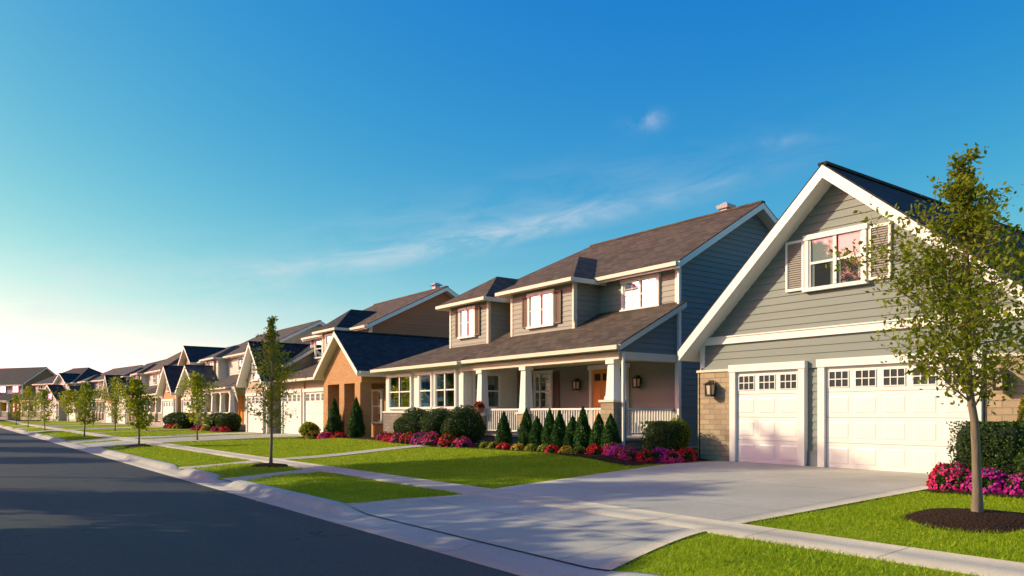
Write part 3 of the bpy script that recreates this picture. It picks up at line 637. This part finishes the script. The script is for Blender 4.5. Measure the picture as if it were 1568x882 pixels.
for u0,u1 in ((18.2,18.31),(19.23,19.34),(17.55,17.64),(18.1,18.2)): b.wb('door_trim','x',17.77,u0,u1,.0,.12,.86,3.06,'trim_white')
b.wb('door_trim','x',17.77,17.5,19.4,.0,.14,3.061,3.22,'trim_white'); b.wb('side_light','x',17.77,17.64,18.1,.01,.03,1.2,3.06,'interior'); b.wb('side_light','x',17.77,17.64,18.1,.01,.06,.86,1.2,'trim_white')
b.wb('front_door','x',17.77,18.38,18.42,.06,.12,1.8,2.0,'metal')
b.sconce('x',17.77,17.05,2.6); b.sconce('x',17.77,19.95,2.6)
b.window('x',17.8,21.5,22.75,1.75,3.05,2,sh='shutter_brown',lites=1,curt=.35)
b.wb('porch_door','x',17.78,24.0,25.3,.02,.05,.87,3.0,'interior')
b.box('sunroom',15.3,20.5,23.62,29.8,.35,3.4,'trim_white'); b.box('sunroom_base',15.2,20.5,23.55,29.85,.2,1.6,'stone_gray'); b.box('sunroom_base',15.17,20.4,23.52,29.88,1.6,1.66,'trim_white')
b.lap('Y',29.8,[(15.3,1.66),(20.5,1.66),(20.5,3.3),(15.3,3.3)],W)
b.window('x',15.3,27.5,29.35,1.85,3.1,2,lites=0,curt=.3); b.window('x',15.3,25.85,26.75,1.85,3.1,1,lites=0,curt=.3); b.window('x',15.3,24.1,25.5,1.85,3.1,2,lites=0,curt=.3)
b.window('y',23.62,15.75,16.9,1.85,3.0,1,curt=.3)
b.box('corner_post',15.22,15.42,23.5,23.7,1.66,3.3,'trim_white')
b.box('downspout',17.60,17.68,15.30,15.38,.5,5.9,'trim_white'); b.box('downspout',17.42,17.68,15.30,15.38,5.9,5.98,'trim_white'); b.box('downspout',15.28,15.35,15.32,15.39,.5,3.3,'trim_white')
b.box('downspout',16.55,16.62,18.88,18.94,4.6,5.9,'trim_cream')
b.box('roof_vent',21.8,22.06,16.8,17.06,8.2,8.75,'metal'); b.taper('roof_vent',21.93,16.93,.42,.5,8.75,8.86,'metal'); b.taper('roof_vent',21.93,16.93,.5,.1,8.862,8.98,'metal')
b.finish()
b=B('brick_house')
BR='brick_orange'
b.main(36,44,17.6,26,.4,6.1,22,8.5,'siding_tan','siding_rust','roof_brown')
b.box('roof_vent',22.2,22.5,37.2,37.5,8.2,8.85,'metal'); b.taper('roof_vent',22.35,37.35,.6,.2,8.85,9.0,'metal')
b.gwing(31.3,35.5,16.2,21,.4,3.45,5.4,33.4,BR,'roof_dark',lapm=False,of=1.75,o=.4)
b.prism('walls',[(14.85,31.3,2.95),(14.85,35.5,2.95),(14.85,35.5,3.6),(14.85,33.4,5.25),(14.85,31.3,3.6)],[(15.15,31.3,2.95),(15.15,35.5,2.95),(15.15,35.5,3.6),(15.15,33.4,5.25),(15.15,31.3,3.6)],BR)
b.box('walls',15.15,16.2,31.3,31.6,2.95,3.5,BR)
for yy in (31.6,33.3,35.2): b.box('brick_pillar',14.8,15.35,yy-.28,yy+.28,.3,2.95,BR)
b.wb('front_door','x',16.2,33.8,34.7,.0,.08,.5,2.6,'wood_door'); b.window('x',16.2,31.9,32.9,1.2,2.6,1)
b.box('walls',17,26,31.35,36,.3,3.3,BR)
b.box('walls',15.5,17.6,35.9,43,.3,3.35,'siding_tan'); b.shed(15.0,17.62,35.95,43.4,3.42,4.5,'roof_brown'); b.lap('x',15.5,[(35.9,.4),(43,.4),(43,3.3),(35.9,3.3)],'siding_tan')
b.box('brick_veneer',15.4,15.5,35.95,36.4,.3,3.2,BR); b.box('brick_veneer',15.4,15.5,39.58,39.75,.3,3.2,BR); b.box('brick_veneer',15.4,15.5,42.9,43.05,.3,3.2,BR)
b.gdoor(15.48,36.6,39.4,.42,2.7,4); b.gdoor(15.48,39.95,42.7,.42,2.7,4)
b.bay(38,40.3,16.8,17.7,4.2,6.1,7.3,19.6,'siding_tan','roof_dark'); b.window('x',17.6,41.2,43.2,4.9,5.85,2); b.window('x',16.8,38.6,39.7,4.9,5.8,1)
b.finish()
b=B('cream_house')
b.main(43.9,50.4,16.2,23,.4,4.4,19.6,6.7,'siding_pink','siding_pink','roof_dark')
b.gwing(43.6,47.4,14.8,20,.4,3.4,5.8,45.5,'siding_pink','roof_dark',o=.4); b.gdoor(14.78,44.1,46.9,.42,2.6,4)
b.window('x',14.8,45,46,3.6,4.5,1); b.window('x',16.2,48.3,49.8,1.4,2.7,2)
b.finish()
def generic(name,T,y0,L,wall,side,rm,flip=False,ridge=8.2,stone='stone_tan',cols=True,gm=None,bayrm=None,hip=False,gw=.42,gz=5.3,b2=True):
    b=B(name,T); Y=lambda u:(y0+u*L) if not flip else (y0+L-u*L); gm=gm or side
    def rg_(a,c): return (min(Y(a),Y(c)),max(Y(a),Y(c)))
    b.main(y0,y0+L,17.6,25.5,.4,5.95,21.5,ridge,wall,side,rm,hip0=hip,hip1=hip)
    a,c=rg_(0,gw); b.gwing(a+.1,c,15.3,18.4,.4,3.3,gz,(a+c)/2,gm,rm,o=.38,lapm=not gm.startswith('brick')); b.gdoor(15.28,a+.6,c-.5,.42,2.6,4); b.window('x',15.3,(a+c)/2-.5,(a+c)/2+.5,3.5,4.2,1)
    a,c=rg_(gw+.03,1.); b.shed(15.1,17.65,a,c+.2,3.35,4.5,rm); b.box('porch_floor',15.3,17.6,a+.1,c,.3,.75,'porch_floor'); b.box('porch_beam',15.3,15.55,a+.1,c,3.0,3.2,'trim_white')
    n=4
    for k in range(n): yy=a+.35+(c-a-.6)*k/(n-1); b.column(15.5,yy,.35,1.5,3.0,stone,.42)
    b.rail('y',15.5,a+.6,c-.3,.75) if cols else None
    b.window('x',17.6,a+.8,a+2.2,1.5,2.9,2,curt=.3); b.wb('front_door','x',17.58,c-2.6,c-1.6,.0,.08,.76,2.9,'wood_door')
    a2,c2=rg_(.08,.34)
    if b2: b.bay(a2,c2,16.9,17.7,4.0,5.9,7.0,19,wall,bayrm or rm); b.window('x',16.9,(a2+c2)/2-.6,(a2+c2)/2+.6,4.6,5.6,2,sh='shutter_brown')
    else:
        b.gwing(a2,c2,17.0,20,4.0,5.9,7.4,(a2+c2)/2,gm,rm,o=.35,t=.2); b.window('x',17.0,(a2+c2)/2-.6,(a2+c2)/2+.6,4.6,5.6,2)
    a2,c2=rg_(.55,.95); b.window('x',17.6,a2+.3,a2+1.6,4.8,5.7,2); b.window('x',17.6,c2-1.6,c2-.3,4.8,5.7,2)
    return b.finish()
generic('white_porch_house',None,52.5,13,'siding_white','siding_cream','roof_gray',flip=True)
st=[('tan_house','siding_slate','siding_brown','roof_dark','brick_orange'),('gray_house','siding_white','siding_slate','roof_brown','siding_white'),('brick_house','siding_tan','siding_rust','roof_dark','brick_orange'),('gray_house','siding_sage','siding_taupe','roof_gray','stone_tan'),('cream_house','siding_cream','siding_tan','roof_dark','siding_cream')]
nm=['slate_house','white_house','brick_house','gray_house','cream_house']
y=67.5
for k in range(3): s_=st[k]; generic(nm[k],None,y,[13.4,12,13.6][k],s_[1],s_[2],s_[3],ridge=[7.8,8.7,8.1][k],gm=s_[4],flip=k==1,hip=k==1,gw=[.38,.45,.4][k],gz=[5.6,5.1,6][k],b2=k!=0); y+=15.
for k in range(6):
    s_=st[(k+3)%5]; th=math.radians(7+k*12)
    def T(p,th=th):
        r=p[0]+60; q=p[1]; return (-60+r*math.cos(th)-q*math.sin(th),YE+r*math.sin(th)+q*math.cos(th),p[2]+.2)
    generic(nm[(k+3)%5],T,-6.2,12.4,s_[1],s_[2],s_[3],flip=k%2==0,ridge=8.+.5*(k%3),gm=s_[4],hip=k%3==1,gz=5.2+.4*(k%2),b2=k%2==0)
y=-32
for k in range(8):
    s_=st[(k+2)%5]; generic(nm[(k+2)%5],lambda p:(-p[0],p[1],p[2]),y,12.8,s_[1],s_[2],s_[3],flip=k%2==0,cols=False); y+=17
for i,(x,y,h,R,cb) in enumerate([(-7.5,17.0,7.2,2.5,2.2),(-8.5,24.3,11.3,2.7,3.2),(-9.0,30.6,14.6,2.7,7.5),(-8,47,8,3,2.2),(-8,60,8.5,3,2.2),(-8,76,8,3,2.2),(-8,8,8,3,2.2),(-8,38,6.5,2.2,2)]):
    tree('street_tree',x,y,h,R,cb,11000,.15,'leaf_street',50+i,tr=.14,nb=34,peak=.4,spread=.11)
def treeline(name,pts,n=260,ls=.75):
    C=[]
    for (x,y,h) in pts:
        v=sph(n); C.append(np.stack([x+v[:,0]*h*.5,y+v[:,1]*h*.5,h*.55+v[:,2]*h*.48],-1)+rng.normal(0,.25,(n,3)))
    C=np.vstack(C); V=leaves(C,ls); fastmesh(name,V,quads(len(V)),['leaf_street'])
treeline('distant_trees',[(x,215+rng.uniform(-4,10),rng.uniform(5,9)) for x in np.arange(-90,140,5)]+[(48+rng.uniform(-5,5),y,rng.uniform(4,6.5)) for y in np.arange(60,200,8)])

# ------------------------------------------------------------------ sky & sun
w=bpy.data.worlds.new('World'); scene.world=w; w.use_nodes=True; nt=w.node_tree; nt.nodes.clear()
o=nt.nodes.new('ShaderNodeOutputWorld'); bg=nt.nodes.new('ShaderNodeBackground')
sky=nt.nodes.new('ShaderNodeTexSky'); sky.sky_type='NISHITA'; sky.sun_disc=False; sky.sun_elevation=math.radians(SUN_EL); sky.sun_rotation=math.radians(SUN_AZ)
sky.air_density=1.0; sky.dust_density=.9; sky.ozone_density=3.0
tc=nt.nodes.new('ShaderNodeTexCoord'); D=tc.outputs['Generated']; s=N(nt,'ShaderNodeSeparateXYZ',{0:D})
az=M(nt,'MULTIPLY',M(nt,'ARCTAN2',s.outputs[0],s.outputs[1]),57.2958); el=M(nt,'MULTIPLY',M(nt,'ARCSINE',s.outputs[2]),57.2958)
def gauss(x,c,wd): q=M(nt,'DIVIDE',M(nt,'SUBTRACT',x,c),wd); return M(nt,'EXPONENT',M(nt,'MULTIPLY',M(nt,'MULTIPLY',q,q),-1.))
cv=N(nt,'ShaderNodeCombineXYZ',{0:M(nt,'MULTIPLY',M(nt,'ADD',az,M(nt,'MULTIPLY',el,.8)),.12),1:M(nt,'MULTIPLY',M(nt,'SUBTRACT',el,M(nt,'MULTIPLY',az,.18)),.55),2:0.}).outputs[0]
n1=N(nt,'ShaderNodeTexNoise',{'Vector':cv,'Scale':1.1,'Detail':8.,'Roughness':.64,'Distortion':.6}).outputs['Fac']
r1=ramp(nt,n1,[(.38,(0,0,0)),(.72,(1,1,1))])
e0=M(nt,'ADD',9.8,M(nt,'MULTIPLY',M(nt,'SUBTRACT',az,18.),.19))
st1=M(nt,'MULTIPLY',M(nt,'MULTIPLY',gauss(el,e0,.85),gauss(az,33.,16.)),M(nt,'ADD',M(nt,'MULTIPLY',r1,1.),.16))
st2=M(nt,'MULTIPLY',M(nt,'MULTIPLY',gauss(el,M(nt,'SUBTRACT',e0,-1.5),2.2),gauss(az,34.,18.)),M(nt,'MULTIPLY',r1,.25))
low=M(nt,'MULTIPLY',M(nt,'MULTIPLY',gauss(el,7.,3.),gauss(az,6.,15.)),M(nt,'MULTIPLY',r1,.8))
r2=ramp(nt,noise(nt,D,26,7,.65),[(.42,(0,0,0)),(.75,(1,1,1))])
puff=M(nt,'MULTIPLY',M(nt,'MULTIPLY',gauss(el,20.7,.6),gauss(az,46.8,1.5)),M(nt,'MULTIPLY',r2,.55))
puff2=M(nt,'MULTIPLY',M(nt,'MULTIPLY',gauss(el,18.6,.4),gauss(az,56.5,2.0)),M(nt,'MULTIPLY',r2,.3))
cl=M(nt,'ADD',M(nt,'ADD',M(nt,'ADD',st1,st2),low),M(nt,'ADD',puff,puff2),clamp=True)
hs=N(nt,'ShaderNodeHueSaturation',{'Color':sky.outputs[0],'Saturation':1.35,'Value':1.0})
sp=nt.nodes.new('ShaderNodeSeparateColor'); nt.links.new(hs.outputs[0],sp.inputs[0]); cb=nt.nodes.new('ShaderNodeCombineColor')
ch=[M(nt,'MULTIPLY',M(nt,'POWER',M(nt,'MAXIMUM',sp.outputs[i],.001),g),k) for i,(k,g) in enumerate(((1.2,1.5),(1.42,1.02),(3.75,.15)))]
ch[2]=M(nt,'ADD',ch[2],M(nt,'MULTIPLY',ch[0],.22))
for i in range(3): nt.links.new(ch[i],cb.inputs[i])
ccol=mixc(nt,M(nt,'MULTIPLY',cl,.62),cb.outputs[0],(5.6,5.8,6.0,1))
nt.links.new(ccol,bg.inputs[0]); bg.inputs[1].default_value=.14; nt.links.new(bg.outputs[0],o.inputs[0])
L=bpy.data.lights.new('sun','SUN'); L.energy=5; L.angle=math.radians(.5); L.color=(1,.86,.54); lo=link(bpy.data.objects.new('sun',L))
a=math.radians(SUN_AZ); e=math.radians(SUN_EL); d=Vector((math.sin(a)*math.cos(e),math.cos(a)*math.cos(e),math.sin(e)))
lo.rotation_euler=d.to_track_quat('Z','Y').to_euler(); lo.location=(-30,40,40)
scene.view_settings.view_transform='Standard'; scene.view_settings.look='None'; scene.view_settings.exposure=0
cam=bpy.data.cameras.new('camera'); cam.lens=26.7; cam.sensor_width=36; cam.shift_y=.1218; cam.clip_end=3000; cam.clip_start=.05
co=link(bpy.data.objects.new('camera',cam)); co.location=(0,0,1.6); co.rotation_euler=(math.radians(90),0,math.radians(-36.6)); scene.camera=co
